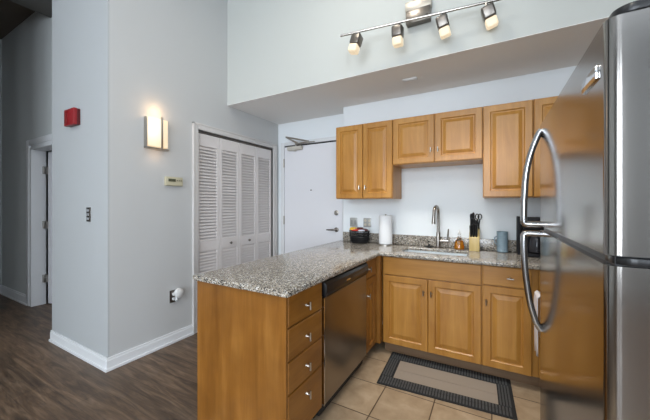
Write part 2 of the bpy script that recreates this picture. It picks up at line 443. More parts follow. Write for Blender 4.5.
# hallway door, ajar
b = nb()
box(b, HX0-.13, HX0-.035, YH-.02, YH, 0, HZ+.11, .004); box(b, HX1+.035, HX1+.13, YH-.02, YH, 0, HZ+.11, .004); box(b, HX0-.035, HX1+.035, YH-.02, YH, HZ+.035, HZ+.11, .004)
box(b, HX0-.04, HX0+.02, YH-.012, YH+.14, 0, HZ, .003); box(b, HX1-.02, HX1+.04, YH-.012, YH+.14, 0, HZ, .003); box(b, HX0, HX1, YH-.012, YH+.14, HZ-.02, HZ+.04, .003)
struct('trim_6', b, M['trim'])
rotd = Matrix.Rotation(R(20), 4, 'Z')
o = struct('door_6', box(nb(), HX0+.06, HX1-.03, YH+.14, YH+.178, .012, HZ-.03, .002, 1, rotd, (HX0+.05, YH+.16, 1)), M['door'])
for z in (.35, 1.07, 1.8):
    obj('hinge', box(nb(), HX0+.018, HX0+.065, YH+.10, YH+.15, z-.05, z+.05, .002), M['nickel'], o)

# ------------------------------------------------------------------ cabinets
def knob(parent, x, z, y=0, horizontal=False):
    """T-bar knob standing out towards -Y, local coordinates"""
    b = nb(); lathe(b, [(.009, 0), (.006, -.004), (.005, -.024)], (x, y, z), 12, 'y')
    if horizontal: tube(b, [(x-.022, y-.027, z), (x+.022, y-.027, z)], .0055, 10)
    else: tube(b, [(x, y-.027, z-.022), (x, y-.027, z+.022)], .0055, 10)
    return obj('handle', b, M['nickel'], parent, world=False)
def cab(name, label, cat, loc, rz, w_, z0, z1, depth, fronts, mats, group=None, toe=0, lw=0, rw=0, sides=None):
    """local: width along x from 0, face frame front at y=.02, doors at y=0. fronts: (kind, x0,x1,z0,z1, knob(x,z) or None)"""
    t = thing(name, label, cat, loc, rz, group)
    mv, mh = mats
    b = nb()
    if lw:   # open topped, so the sink can hang inside
        box(b, 0, w_, .02, .04, z0, z1); box(b, 0, .018, .04, depth, z0, z1); box(b, w_-.018, w_, .04, depth, z0, z1)
        box(b, .018, w_-.018, depth-.012, depth, z0, z1); box(b, .018, w_-.018, .04, depth-.012, z0, z0+.018)
    else: box(b, 0, w_, .02, depth, z0, z1, .0015, 1)
    obj('carcass', b, mv, t, world=False)
    if toe: obj('toe_kick', box(nb(), 0, w_, .085, depth, .002, z0), M['toe'], t, world=False)
    for kind, a0, a1, c0, c1, kn in fronts:
        if kind == 'door': f = obj('door', panel_door(nb(), a0, a1, c0, c1, 0, .019), mv, t, world=False, ang=12)
        else: f = obj('drawer', panel_door(nb(), a0, a1, c0, c1, 0, .019, raised=False), mh, t, world=False, ang=12)
        if kn: knob(f, *kn)
    return t
W = (M['wood'], M['woodh']); PW = (M['pwood'], M['pwoodh'])
UY = YB-.341-.0
G = .003
# upper cabinets (face plane y = YB-.34)
def up(x0, x1, z0, label, n, knobs, z1=2.18):
    w_ = x1-x0; fr = []
    for k in range(n):
        a0 = k*w_/n+.0035; a1 = (k+1)*w_/n-.0035
        kn = None
        if knobs: kn = ((a1-.028) if (k == 0 and n > 1) or knobs == 'r' else (a0+.028), z0+.115)
        fr.append(('door', a0, a1, z0+.006, z1-.006, kn))
    return cab('wall_cabinet', label, 'cabinet', (x0, UY, 0), 0, w_, z0, z1, .34-.002, fr, W, 'maple wall cabinets')
up(-1.474, -.848, 1.402, 'tall double door maple wall cabinet above the paper towel, nearest the entry door', 2, True)
up(-.846, -.068, 1.728, 'short double door maple wall cabinet above the sink', 2, True)
up(-.066, .286, 1.400, 'tall single door maple wall cabinet above the blue tumbler and knife block', 1, None)
up(.288, .93, 1.400, 'maple wall cabinet partly hidden behind the top of the refrigerator', 2, None)

# sink run base cabinets: door faces at y=2.578
BY = 2.578
cab('sink_cabinet', 'maple sink base cabinet with false drawer front over two raised panel doors', 'cabinet', (-.862, BY, 0), 0, .794, .10, .882, .602,
    [('drawer', .010, .790, .719, .874, None),
     ('door', .010, .3935, .104, .712, (.392-.030, .600)), ('door', .3985, .790, .104, .712, (.402+.022, .600))], W, toe=1, lw=1)
cab('base_cabinet', 'maple base cabinet with one drawer over one door beside the black and tan mat', 'cabinet', (-.067, BY, 0), 0, .357, .10, .882, .602,
    [('drawer', .006, .318, .730, .874, None), ('door', .006, .318, .104, .722, (.030, .600))], W, toe=1)
t = bpy.data.objects['base_cabinet']
for ch in t.children:
    if ch.name.startswith('drawer'): knob(ch, .186, .795, 0, True)
cab('corner_filler_cabinet', 'plain base cabinet end at far right of sink run, mostly behind the refrigerator', 'cabinet', (.291, BY+.001, 0), 0, .62, .10, .882, .6, [], (M['wood'], M['woodh']), toe=1)

# peninsula: faces at x=-.901 towards +X  (rotated +90: local x -> +Y, local -y -> +X)
PX = -.901
def pen(name, label, y0, wd, fr, toe=1, depth=.655):
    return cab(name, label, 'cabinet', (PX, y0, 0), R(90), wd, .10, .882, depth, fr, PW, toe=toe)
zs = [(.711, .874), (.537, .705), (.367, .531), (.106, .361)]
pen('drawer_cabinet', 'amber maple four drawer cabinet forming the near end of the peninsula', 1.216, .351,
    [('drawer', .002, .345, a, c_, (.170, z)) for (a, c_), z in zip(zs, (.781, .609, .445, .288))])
# finished end panel belongs to the drawer cabinet
t = bpy.data.objects['drawer_cabinet']
b = nb(); box(b, -1.580, -.903, 1.199, 1.2155, .002, .882, .0015, 1)
obj('end_panel', b, M['pwood'], t)
pen('corner_cabinet', 'narrow amber maple cabinet with one drawer and door between dishwasher and sink cabinet', 2.292, .246,
    [('drawer', .008, .236, .722, .874, (.045, .800)), ('door', .008, .236, .104, .715, (.024, .580))])
obj('corner_post', box(nb(), PX-.60, PX+.034, 2.54, 2.598, .10, .882, .001, 1), M['pwood'], bpy.data.objects['corner_cabinet'])
tag(obj('peninsula_back_panel', box(nb(), -1.580, -1.562, 1.217, 3.18, .002, .882), M['pwood']), 'amber maple back panel of the peninsula, on its closet side', 'panel')

# dishwasher
DY0, DY1 = 1.573, 2.286
t = thing('dishwasher', 'stainless dishwasher with black control strip built into the peninsula', 'dishwasher', (PX, (DY0+DY1)/2, 0))
obj('body', box(nb(), -1.50, PX-.03, DY0+.004, DY1-.002, .03, .875), M['blackmatte'], t)
obj('door_panel', box(nb(), PX-.03, PX+.006, DY0+.008, DY1-.006, .105, .768, .006, 3), M['dwsteel'], t)
b = nb(); prism(b, [(PX-.03, .775), (PX+.012, .775), (PX+.022, .80), (PX+.022, .845), (PX+.006, .866), (PX-.03, .866)], 'y', DY0+.006, DY1-.004, .002)
cp = obj('control_panel', b, M['black'], t)
mbt = mat('button_grey', (.10, .10, .10), .4)
for k in range(7): obj('button', box(nb(), PX+.0225, PX+.024, 1.98+k*.035, 1.995+k*.035, .815, .823), mbt, cp)
obj('badge', box(nb(), PX+.0225, PX+.0245, 1.86, 1.92, .812, .822), M['chrome'], cp)
obj('toe_kick', box(nb(), PX-.10, PX-.07, DY0+.004, DY1-.002, .002, .10), M['blackmatte'], t)
obj('side_trim', box(nb(), PX-.02, PX+.008, DY0+.001, DY0+.008, .105, .768), M['chrome'], t)

# ------------------------------------------------------------------ counter: L-shape with a sink cut-out
CZ0, CZ1 = .883, .914
SX0, SX1, SY0, SY1 = -.745, -.185, 2.705, 3.025
def slab():
    b = nb(); OX, OY, NX, NY = -1.584, 1.166, -.871, 2.538
    xs = [OX, NX, SX0, SX1, .945]; ys = [OY, NY, SY0, SY1, YB-.002]
    def inside(i, j):
        cx, cy = (xs[i]+xs[i+1])/2, (ys[j]+ys[j+1])/2
        if cx > NX and cy < NY: return False
        return not (SX0 < cx < SX1 and SY0 < cy < SY1)
    vs = {}
    def V(i, j, z): 
        if (i, j, z) not in vs: vs[(i, j, z)] = b.verts.new((xs[i], ys[j], z))
        return vs[(i, j, z)]
    for i in range(4):
        for j in range(4):
            if not inside(i, j): continue
            b.faces.new((V(i, j, CZ1), V(i+1, j, CZ1), V(i+1, j+1, CZ1), V(i, j+1, CZ1)))
            b.faces.new((V(i, j, CZ0), V(i, j+1, CZ0), V(i+1, j+1, CZ0), V(i+1, j, CZ0)))
            for di, dj, e in ((-1, 0, ((i, j), (i, j+1))), (1, 0, ((i+1, j), (i+1, j+1))), (0, -1, ((i, j), (i+1, j))), (0, 1, ((i, j+1), (i+1, j+1)))):
                ii, jj = i+di, j+dj
                if 0 <= ii < 4 and 0 <= jj < 4 and inside(ii, jj): continue
                p, q = e
                b.faces.new((V(*p, CZ0), V(*q, CZ0), V(*q, CZ1), V(*p, CZ1)))
    bmesh.ops.recalc_face_normals(b, faces=b.faces[:])
    es = [e for e in b.edges if len(e.link_faces) == 2 and e.calc_face_angle(0) > .5]
    bmesh.ops.bevel(b, geom=es, offset=.007, segments=3, profile=.5, affect='EDGES')
    return b
ct = obj('countertop', slab(), M['granite']); tag(ct, 'speckled grey granite countertop running along the peninsula and the sink wall', 'countertop')
b = nb(); box(b, -1.542, .945, YB-.024, YB-.001, CZ1, 1.018, .003)
obj('backsplash', b, M['granite'], ct)

# sink
t = thing('kitchen_sink', 'undermount steel sink set in the granite counter', 'sink', ((SX0+SX1)/2, (SY0+SY1)/2, .70))
b = nb(); e = .012; bo = [(SX0-e, SY0-e), (SX1+e, SY0-e), (SX1+e, SY1+e), (SX0-e, SY1+e)]; inn = .02
rows = [[(x, y, .882) for x, y in bo]]
def sh(k, z): return [(SX0-e+k, SY0-e+k, z), (SX1+e-k, SY0-e+k, z), (SX1+e-k, SY1+e-k, z), (SX0-e+k, SY1+e-k, z)]
rows += [sh(.006, .882), sh(.010, .76), sh(.04, .722)]
rv = [[b.verts.new(p) for p in r] for r in rows]
for a, c_ in zip(rv, rv[1:]):
    for k in range(4): b.faces.new((a[k], a[(k+1) % 4], c_[(k+1) % 4], c_[k]))
b.faces.new(rv[-1])
so = obj('basin', b, M['sinksteel'], t); sm = so.modifiers.new('solid', 'SOLIDIFY'); sm.thickness = .002
obj('drain', lathe(nb(), [(.04, .724), (.04, .727), (.028, .728), (.01, .725)], ((SX0+SX1)/2, 2.9, 0), 20), M['darknickel'], t)

# faucet
fx, fy = -.462, 3.10
t = thing('faucet', 'brushed nickel gooseneck faucet standing behind the sink', 'faucet', (fx, fy, CZ1))
b = nb(); lathe(b, [(.028, CZ1+.001), (.028, CZ1+.008), (.021, CZ1+.014), (.020, 1.06), (.017, 1.07)], (fx, fy, 0), 20)
obj('base', b, M['faucet'], t)
pts = [(fx, fy, 1.06), (fx, fy, 1.20)]
for k in range(9):
    a = R(180*k/8); rr = .062
    pts.append((fx-.012*(1-math.cos(a))/2*1.6, fy-rr+rr*math.cos(a), 1.262+rr*math.sin(a)))
pts += [(fx-.02, fy-.128, 1.235)]
obj('spout', tube(nb(), pts, .0145, 14), M['faucet'], t)
obj('spray_head', tube(nb(), [(fx-.02, fy-.127, 1.245), (fx-.021, fy-.130, 1.20), (fx-.022, fy-.133, 1.155)], [.014, .018, .019], 14), M['faucet'], t)
b = nb(); tube(b, [(fx+.015, fy, .985), (fx+.095, fy, .985)], .015, 14); obj('valve', b, M['faucet'], t)
b = nb(); tube(b, [(fx+.085, fy, .985), (fx+.088, fy, 1.02), (fx+.095, fy-.01, 1.105)], [.009, .008, .006], 10); obj('lever', b, M['faucet'], t)

b = nb(); lathe(b, [(.032, CZ1+.001), (.034, CZ1+.006), (.012, CZ1+.010), (.008, CZ1+.022), (.013, CZ1+.03), (.004, CZ1+.034)], (-.545, 3.09, 0), 18)
for k in range(4):
    a = k*math.pi/2+.4; tube(b, [(-.545, 3.09, CZ1+.012), (-.545+.042*math.cos(a), 3.09+.042*math.sin(a), CZ1+.012)], .005, 8)
tag(obj('sink_stopper', b, M['black']), 'small black sink stopper lying on the granite left of the faucet', 'stopper')

# ------------------------------------------------------------------ counter objects
# basket with snack packets
bx, by = -1.285, 3.055
t = thing('wire_basket', 'black oval wire basket holding snack packets on the peninsula counter', 'basket', (bx, by, CZ1))
b = nb(); n = 44; rng = [(.086, 0), (.098, .02), (.108, .07), (.113, .135)]
for r_, h in rng[1:]+[(.110, .105), (.100, .045)]:
    tube(b, [(bx+r_*math.cos(2*math.pi*k/n), by+r_*.8*math.sin(2*math.pi*k/n), CZ1+h) for k in range(n)], .0028 if h < .11 else .0055, 6, closed=True)
for k in range(n):
    a = 2*math.pi*k/n; tube(b, [(bx+r_*math.cos(a), by+r_*.8*math.sin(a), CZ1+h+.002) for r_, h in rng], .003, 5)
obj('wire_body', b, M['black'], t)
b = nb(); lathe(b, [(.08, .001), (.082, .004)], (bx, by, CZ1), 30, scale=(1, .8)); obj('bottom', b, M['black'], t)
b = nb(); lathe(b, [(.081, .006), (.092, .03), (.100, .072), (.098, .073), (.088, .03), (.07, .008)], (bx, by, CZ1), 30, scale=(1, .78)); obj('liner', b, M['blackmatte'], t)
packs = [(-.066, -.01, .128, (.75, .45, .02), 20, 'yellow snack packet on the left side of the wire basket'),
         (-.035, -.035, .112, (.45, .03, .02), -15, 'red snack packet at the front left of the wire basket'),
         (-.005, .030, .125, (.12, .012, .015), 35, 'dark red snack packet standing at the back of the wire basket'),
         (.035, -.038, .104, (.62, .68, .78), 5, 'silvery white snack packet at the front right of the wire basket'),
         (.050, .012, .112, (.10, .02, .02), -30, 'maroon snack packet on the right side of the wire basket')]
for dx, dy, dz, c_, a, lab in packs:
    b = nb(); n = 8
    vs = [[b.verts.new((0, 0, 0)) for _ in range(n+1)] for _ in range(n+1)]; vt = [[b.verts.new((0, 0, 0)) for _ in range(n+1)] for _ in range(n+1)]
    Rm = Matrix.Rotation(R(a), 4, 'Z') @ Matrix.Rotation(R(18), 4, 'X')
    for i in range(n+1):
        for j in range(n+1):
            u, v = i/n-.5, j/n-.5; h = .014*(max(0, (1-(2*u)**2)*(1-(2*v)**2)))**.5 + .001
            for arr, s in ((vs, 1), (vt, -1)):
                arr[i][j].co = Vector((bx+dx, by+dy, CZ1+dz+.03)) + (Rm @ Vector((u*.085, v*.062, s*h)))
    for i in range(n):
        for j in range(n):
            b.faces.new((vs[i][j], vs[i+1][j], vs[i+1][j+1], vs[i][j+1])); b.faces.new((vt[i][j], vt[i][j+1], vt[i+1][j+1], vt[i+1][j]))
    for i in range(n):
        for (p, q) in (((i, 0), (i+1, 0)), ((i, n), (i+1, n)), ((0, i), (0, i+1)), ((n, i), (n, i+1))):
            b.faces.new((vs[p[0]][p[1]], vs[q[0]][q[1]], vt[q[0]][q[1]], vt[p[0]][p[1]]))
    tag(obj('snack_packet', b, mat('packet', c_, .3), ang=60), lab, 'snack', 'snack packets in the basket')
# paper towel
px_, py_ = -.985, 3.06
t = thing('paper_towel_holder', 'upright paper towel roll on its stand on the granite counter', 'paper towel', (px_, py_, CZ1))
obj('stand', lathe(nb(), [(.076, CZ1+.001), (.076, CZ1+.008), (.01, CZ1+.012), (.007, CZ1+.318), (.010, CZ1+.322), (.004, CZ1+.327)], (px_, py_, 0), 28), M['nickel'], t)
b = nb(); lathe(b, [(.018, CZ1+.013), (.068, CZ1+.013), (.070, CZ1+.03), (.070, CZ1+.30), (.068, CZ1+.312), (.020, CZ1+.312)], (px_, py_, 0), 40)
obj('roll', b, M['paper'], t)
# soap bottle
sx_, sy_ = -.272, 3.10
t = thing('oil_bottle', 'small clear conical bottle with amber liquid right of the faucet', 'bottle', (sx_, sy_, CZ1))
b = nb(); lathe(b, [(.041, .001), (.044, .004), (.044, .025), (.036, .075), (.019, .10), (.013, .125), (.014, .142), (.017, .146), (.010, .150)], (sx_, sy_, CZ1), 24)
obj('glass_body', b, mat('clear_glass', (.95, .97, .98), .03, trans=1), t)
b = nb(); lathe(b, [(.038, .003), (.041, .006), (.041, .025), (.034, .072), (.032, .074)], (sx_, sy_, CZ1), 24)
obj('liquid', b, mat('amber_liquid', (.90, .36, .02), .1, trans=.35), t)
b = nb(); lathe(b, [(.010, .148), (.010, .168), (.005, .172), (.004, .19)], (sx_, sy_, CZ1), 16); obj('pourer', b, M['white'], t)
# knife block
kx0, kx1 = -.182, -.097
t = thing('knife_block', 'pale wooden knife block on the counter right of the amber bottle', 'knife block', ((kx0+kx1)/2, 3.07, CZ1))
b = nb(); prism(b, [(3.02, CZ1+.001), (3.13, CZ1+.001), (3.145, CZ1+.21), (3.115, CZ1+.215), (3.02, CZ1+.125)], 'x', kx0, kx1, .003)
obj('block', b, wood('bamboo', (.50, .36, .13), (.62, .46, .19), (.70, .54, .25)), t)
hs = [(-.155, 3.035, .19), (-.133, 3.035, .205), (-.112, 3.035, .20), (-.150, 3.065, .255), (-.128, 3.065, .245), (-.138, 3.095, .30), (-.155, 3.095, .29), (-.112, 3.06, .23)]
kl = ['lowest front left', 'front middle', 'front right', 'second row left', 'second row centre', 'tallest back centre', 'tallest back left', 'second row right']
hs = [(x-.012, y, z) for x, y, z in hs]
for (x, y, top), nm in zip(hs, kl):
    base = CZ1+.125+(y-3.02)*.95-.02; tp = CZ1+top+.05
    k = thing('kitchen_knife', 'black handled knife in the wooden block, %s handle' % nm, 'knife', (x, y, base), 0, 'knives in the block')
    obj('grip', tube(nb(), [(x, y, base+.012), (x, y-.006, base+.04), (x, y-.014, (base+tp)/2), (x, y-.024, tp-.01), (x+.001, y-.030, tp)], [.011, .0155, .0145, .017, .010], 10, flat=(1, .75)), M['black'], k)
    obj('blade', box(nb(), x-.001, x+.001, y-.006, y+.006, base-.01, base+.02), M['chrome'], k)
k = thing('kitchen_scissors', 'black handled scissors in the right side of the wooden knife block', 'scissors', (-.106, 3.10, CZ1+.2))
for s, dx in ((1, -.012), (-1, .010)):
    b = nb(); cx, cz = -.106+dx, CZ1+.315
    tube(b, [(cx+.015*math.cos(2*math.pi*i/16), 3.085, cz+.024*math.sin(2*math.pi*i/16)) for i in range(16)], .0045, 8, closed=True)
    tube(b, [(cx, 3.085, cz-.022), (-.106+dx*.3, 3.09, cz-.07), (-.106, 3.10, CZ1+.195)], .006, 8)
    obj('handle', b, M['black'], k)
# tumbler
tx, ty = .082, 3.09
t = thing('ribbed_jar', 'blue grey ribbed jar with a small side handle right of the knife block', 'jar', (tx, ty, CZ1))
b = nb(); pr = [(.038, .001), (.046, .004)]
for k in range(8): z = .01+k*.021; pr += [(.049, z), (.050, z+.009), (.047, z+.016)]
pr += [(.050, .178), (.050, .186), (.046, .187), (.044, .02)]
pr = [(r_*.9, z) for r_, z in pr]
lathe(b, pr, (tx, ty, CZ1), 30); obj('body', b, mat('blue_grey_ceramic', (.26, .35, .41), .35), t)
b = nb(); tube(b, [(tx-.041, ty, CZ1+.14), (tx-.058, ty, CZ1+.132), (tx-.062, ty, CZ1+.105), (tx-.056, ty, CZ1+.078), (tx-.041, ty, CZ1+.07)], .005, 8); obj('handle', b, bpy.data.materials['blue_grey_ceramic'], t)
# coffee maker
t = thing('coffee_maker', 'black coffee maker standing on the counter behind the refrigerator handle', 'coffee maker', (.33, 3.02, CZ1))
b = nb(); box(b, .225, .43, 2.90, 3.14, CZ1+.001, CZ1+.03, .008); box(b, .225, .43, 3.04, 3.14, CZ1+.03, CZ1+.30, .008); box(b, .225, .43, 2.90, 3.14, CZ1+.225, CZ1+.32, .01)
obj('housing', b, M['coffee'], t)
b = nb(); lathe(b, [(.05, .032), (.064, .04), (.068, .10), (.058, .15), (.045, .175), (.05, .19)], (.325, 2.965, CZ1), 24); obj('carafe', b, mat('dark_glass', (.02, .02, .025), .05), t)
obj('carafe_handle', tube(nb(), [(.325, 2.90, CZ1+.17), (.325, 2.865, CZ1+.16), (.325, 2.865, CZ1+.07), (.325, 2.90, CZ1+.06)], .008, 8), M['coffee'], t)
obj('water_lid', box(nb(), .190, .216, 2.99, 3.13, CZ1+.001, CZ1+.325, .005), M['coffee'], t)

# wall outlets above the counter
PL_ = mat('outlet_plate_grey', (.42, .42, .40), .35, .3)
def plate(name, label, cat, x0, x1, sock):
    t = thing(name, label, cat, ((x0+x1)/2, YB, 1.14), 0, 'metal wall plates above the counter')
    obj('plate', box(nb(), x0, x1, YB-.006, YB, 1.083, 1.188, .002), PL_, t)
    for cx in ((x0*3+x1)/4, (x0+x1*3)/4):
        if sock:
            for z in (1.112, 1.158):
                b = nb(); lathe(b, [(.015, -.006), (.015, -.009)], (cx, YB, z), 16, 'y'); obj('socket', b, mat('socket_ivory', (.60, .55, .45), .4), t)
        else:
            f = obj('rocker', box(nb(), cx-.014, cx+.014, YB-.010, YB-.006, 1.108, 1.162, .002), mat('switch_grey', (.30, .30, .29), .35), t)
plate('light_switch', 'grey metal double switch plate on the wall left, above the wire basket', 'switch', -1.458, -1.362, False)
plate('wall_outlet', 'grey metal double outlet plate with ivory sockets, left of the paper towel', 'outlet', -1.288, -1.192, True)

# ------------------------------------------------------------------ refrigerator
FX, FY0, FY1 = .19, .752, 1.655
t = thing('refrigerator', 'tall stainless top freezer refrigerator with curved handles in the right foreground', 'refrigerator', (.60, 1.2, 0))
obj('body', box(nb(), FX+.085, .97, FY0+.012, FY1-.01, .03, 1.70, .006), mat('fridge_side_grey', (.16, .16, .165), .4), t)
def fdoor(z0, z1):
    r_ = .022; poly = []
    for (cx, cy, a0) in ((FX+r_, FY0+r_, 180), (FX+.075, FY0+.004, 270), (FX+.075, FY1-.004, 0), (FX+r_, FY1-r_, 90)):
        if cx == FX+r_:
            for k in range(9):
                a = R(a0+k*90/8); poly.append((cx+r_*math.cos(a), cy+r_*math.sin(a)))
        else: poly.append((cx, FY0 if a0 == 270 else FY1))
    # slight bow of the front between the corners
    b = nb(); prism(b, poly, 'z', z0, z1)
    return b
fz = obj('freezer_door', fdoor(1.246, 1.698), M['steel'], t)
fr = obj('fridge_door', fdoor(.10, 1.226), M['steel'], t)
for zz in (1.226, ):
    obj('gasket', box(nb(), FX+.015, FX+.085, FY0+.012, FY1-.012, zz-.005, zz+.025), M['black'], t)
b = nb(); r_ = .03; poly = [(FX+.012+r_-r_*math.cos(R(a)), FY0-.003+r_-r_*math.sin(R(a))) for a in range(0, 91, 15)] + [(FX+.2, FY0-.003), (FX+.2, FY0+.12), (FX+.012, FY0+.12)]
prism(b, poly, 'z', 1.699, 1.716, .003); obj('hinge_cover', b, M['black'], t)
b = nb(); poly = [(FX+.012+r_-r_*math.cos(R(a)), FY0-.003+r_-r_*math.sin(R(a))) for a in range(0, 91, 15)] + [(FX+.16, FY0-.003), (FX+.16, FY0+.06), (FX+.012, FY0+.06)]
prism(b, poly, 'z', 1.2285, 1.2435, .002); obj('middle_hinge', b, M['black'], t)
def fhandle(path, parent):
    b = nb(); prev = None
    tube(b, path, .0108, 14, flat=(1.5, 1.25)); return obj('handle', b, M['handlesteel'], parent)
HY = 1.612
def smooth_path(p, n=6):
    out = []
    for i in range(len(p)-1):
        p0 = Vector(p[max(i-1, 0)]); p1 = Vector(p[i]); p2 = Vector(p[i+1]); p3 = Vector(p[min(i+2, len(p)-1)])
        for k in range(n):
            s = k/n; out.append(.5*((2*p1)+(p2-p0)*s+(2*p0-5*p1+4*p2-p3)*s*s+(3*p1-p0-3*p2+p3)*s**3))
    out.append(Vector(p[-1])); return out
h1 = [(FX+.002, 1.672), (.180, 1.652), (.161, 1.60), (.145, 1.54), (.134, 1.47), (.128, 1.37), (.126, 1.29)]
b_ = [(x, HY, z) for x, z in h1]
fhandle(smooth_path(b_)+[(.1265, HY, 1.262), (.130, HY, 1.256), (.14, HY, 1.254), (FX+.003, HY, 1.254)], fz)
h2 = [(.126, 1.17), (.129, 1.08), (.137, .99), (.150, .90), (.168, .83), (.182, .80), (FX+.002, .786)]
fhandle([(FX+.003, HY, 1.212), (.14, HY, 1.212), (.130, HY, 1.210), (.1265, HY, 1.204)]+smooth_path([(x, HY, z) for x, z in h2]), fr)
obj('badge', box(nb(), FX-.006, FX+.001, .80, .905, 1.600, 1.628, .002), M['chrome'], fz)
obj('kick_grille', box(nb(), FX+.04, FX+.09, FY0+.02, FY1-.02, .015, .095), M['blackmatte'], t)
for y in (FY0+.08, FY1-.08):
    for x in (.34, .90): obj('foot', cyl(nb(), .02, (x, y, .002), (x, y, .031), 12), M['black'], t)

# stove behind the refrigerator, with towel on its handle
t = thing('kitchen_range', 'stainless range hidden between the refrigerator and the sink counter', 'stove', (.65, 2.09, 0))
b = nb(); box(b, .325, .97, 1.70, 2.50, .03, .90, .004); obj('body', b, mat('range_enamel', (.05, .05, .055), .3), t)
od = obj('oven_door', box(nb(), .305, .325, 1.72, 2.48, .20, .78, .005), M['steel'], t)
obj('oven_handle', tube(nb(), [(.305, 1.80, .738), (.272, 1.80, .738), (.272, 2.47, .738), (.305, 2.44, .738)], .008, 10), M['chrome'], od)
obj('drawer', box(nb(), .307, .325, 1.72, 2.48, .04, .19, .005), M['steel'], t)
ck = obj('cooktop', box(nb(), .31, .97, 1.69, 2.51, .90, .918, .004), M['black'], t)
for x in (.46, .78):
    for y in (1.9, 2.3): obj('burner', lathe(nb(), [(.09, .918), (.09, .921), (.06, .922)], (x, y, 0), 24), M['darknickel'], ck)
for y in (1.8, 1.95, 2.25, 2.4): obj('control_knob', lathe(nb(), [(.018, .325), (.018, .298), (.014, .296)], (0, y, .84), 14, 'x'), M['black'], t)
b = nb(); random.seed(3)
n = 14; m_ = 18; front = []
rows = []
for i in range(n+1):
    y = 2.31+i*.155/n; row = []
    for j in range(m_+1):
        s = j/m_; wv = .006*math.sin(i*1.3+s*2)*s
        if s < .5: x = .2535-.006*s+wv; z = .37+.02*math.sin(i*.9)*(1-2*s)+s*.75
        elif s < .62: a = (s-.5)/.12*math.pi; x = .270-.0165*math.cos(a); z = .745+.0145*math.sin(a)+.0*s
        else: x = .2865-wv*.3; z = .745-(s-.62)/.38*.30
        row.append(b.verts.new((x, y, z)))
    rows.append(row)
for i in range(n):
    for j in range(m_): b.faces.new((rows[i][j], rows[i+1][j], rows[i+1][j+1], rows[i][j+1]))
o = obj('dish_towel', b, mat('towel_cotton', (.80, .75, .75), .95, bump=.6, bscale=300)); sm = o.modifiers.new('thick', 'SOLIDIFY'); sm.thickness = .004
tag(o, 'white dish towel hanging just behind the lower edge of the refrigerator', 'towel')

# ------------------------------------------------------------------ kitchen mat
def mat_quad():
    TL, TR, BR, BL = Vector((-.785, 2.638, 0)), Vector((.122, 2.655, 0)), Vector((.140, 2.180, 0)), Vector((-.752, 2.118, 0))
    def P(u, v, z): p = (TL*(1-u)+TR*u)*(1-v)+(BL*(1-u)+BR*u)*v; return Vector((p.x, p.y, z))
    return P
P = mat_quad()
t = thing('kitchen_mat', 'black ribbed kitchen mat with a tan centre lying on the tiles', 'mat', P(.5, .5, .002))
mr = mat('mat_black_rubber', (.014, .015, .016), .75, bump=.3, bscale=200)
bu, bv = .108, .235
b = nb()
def quadbox(b, u0, u1, v0, v1, z0, z1):
    vs = [b.verts.new(P(u, v, z)) for z in (z0, z1) for u, v in ((u0, v0), (u1, v0), (u1, v1), (u0, v1))]
    b.faces.new(vs[:4][::-1]); b.faces.new(vs[4:])
    for k in range(4): b.faces.new((vs[k], vs[(k+1) % 4], vs[4+(k+1) % 4], vs[4+k]))
for q in ((0, 1, 0, bv), (0, 1, 1-bv, 1), (0, bu, bv, 1-bv), (1-bu, 1, bv, 1-bv)): quadbox(b, *q, .003, .008)
obj('border', b, mr, t, smooth=False)
b = nb()
for v0, v1 in ((.03, bv-.02), (1-bv+.02, .97)):
    n = 44
    for k in range(n): quadbox(b, .02+k*.96/n, .02+(k+.55)*.96/n, v0, (v0+v1)/2-.006, .008, .0125); quadbox(b, .02+k*.96/n, .02+(k+.55)*.96/n, (v0+v1)/2+.006, v1, .008, .0125)
for u0, u1 in ((.015, bu-.01), (1-bu+.01, .985)):
    for k in range(4):
        a = u0+(u1-u0)*k/4; quadbox(b, a, a+(u1-u0)/4*.55, bv, 1-bv, .008, .0125)
obj('ribs', b, mat('mat_rib_rubber', (.065, .068, .07), .6), t, smooth=False)
b = nb(); quadbox(b, bu, 1-bu, bv, .52, .003, .007); quadbox(b, bu, 1-bu, .526, 1-bv, .003, .007)
obj('centre', b, mat('mat_tan_weave', (.30, .25, .20), .9, bump=.6, bscale=260), t, smooth=False)

# ------------------------------------------------------------------ track light on the soffit
A = Vector((-1.105, 2.225, 2.757)); B = Vector((.065, 2.368, 2.757)); D = (B-A).normalized()
t = thing('track_light', 'four head brushed nickel track light bar fixed to the soffit face', 'track light', (-.51, YS, 2.88))
b = nb(); box(b, -.612, -.412, 2.405, YS, 2.90, 2.975, .004); obj('canopy', b, mat('canopy_champagne', (.50, .46, .40), .35, .7), t)
b = nb(); box(b, -.606, -.418, 2.398, YS, 2.795, 2.899, .004); obj('canopy_plate', b, M['darknickel'], t)
b = nb(); tube(b, [A, B], .0095, 10)
for s in (-.07, .07):
    p = A+D*((Vector((-.51, 2.3, 2.757))-A).dot(D)+s); tube(b, [p, (p.x, 2.40, 2.83)], .007, 8)
obj('rail', b, M['faucet'], t)
glass = nodes('frosted_lamp_glass')
m_, nt, bs = glass
bs.inputs['Base Color'].default_value = (.6, .52, .40, 1); bs.inputs['Roughness'].default_value = .4
wv = nt.nodes.new('ShaderNodeTexWave'); wv.inputs['Scale'].default_value = 9; wv.bands_direction = 'Z'
nt.links.new(mapping(nt, (14, 14, 14)), wv.inputs['Vector'])
c_ = ramp(nt, wv.outputs['Fac'], [(.2, (.62, .46, .27)), (.8, (.92, .76, .52))])
nt.links.new(c_, bs.inputs['Emission Color']); bs.inputs['Emission Strength'].default_value = .42
M['lampglass'] = m_
heads = [((357, 33), (-.02, .02), (4, 0)), ]
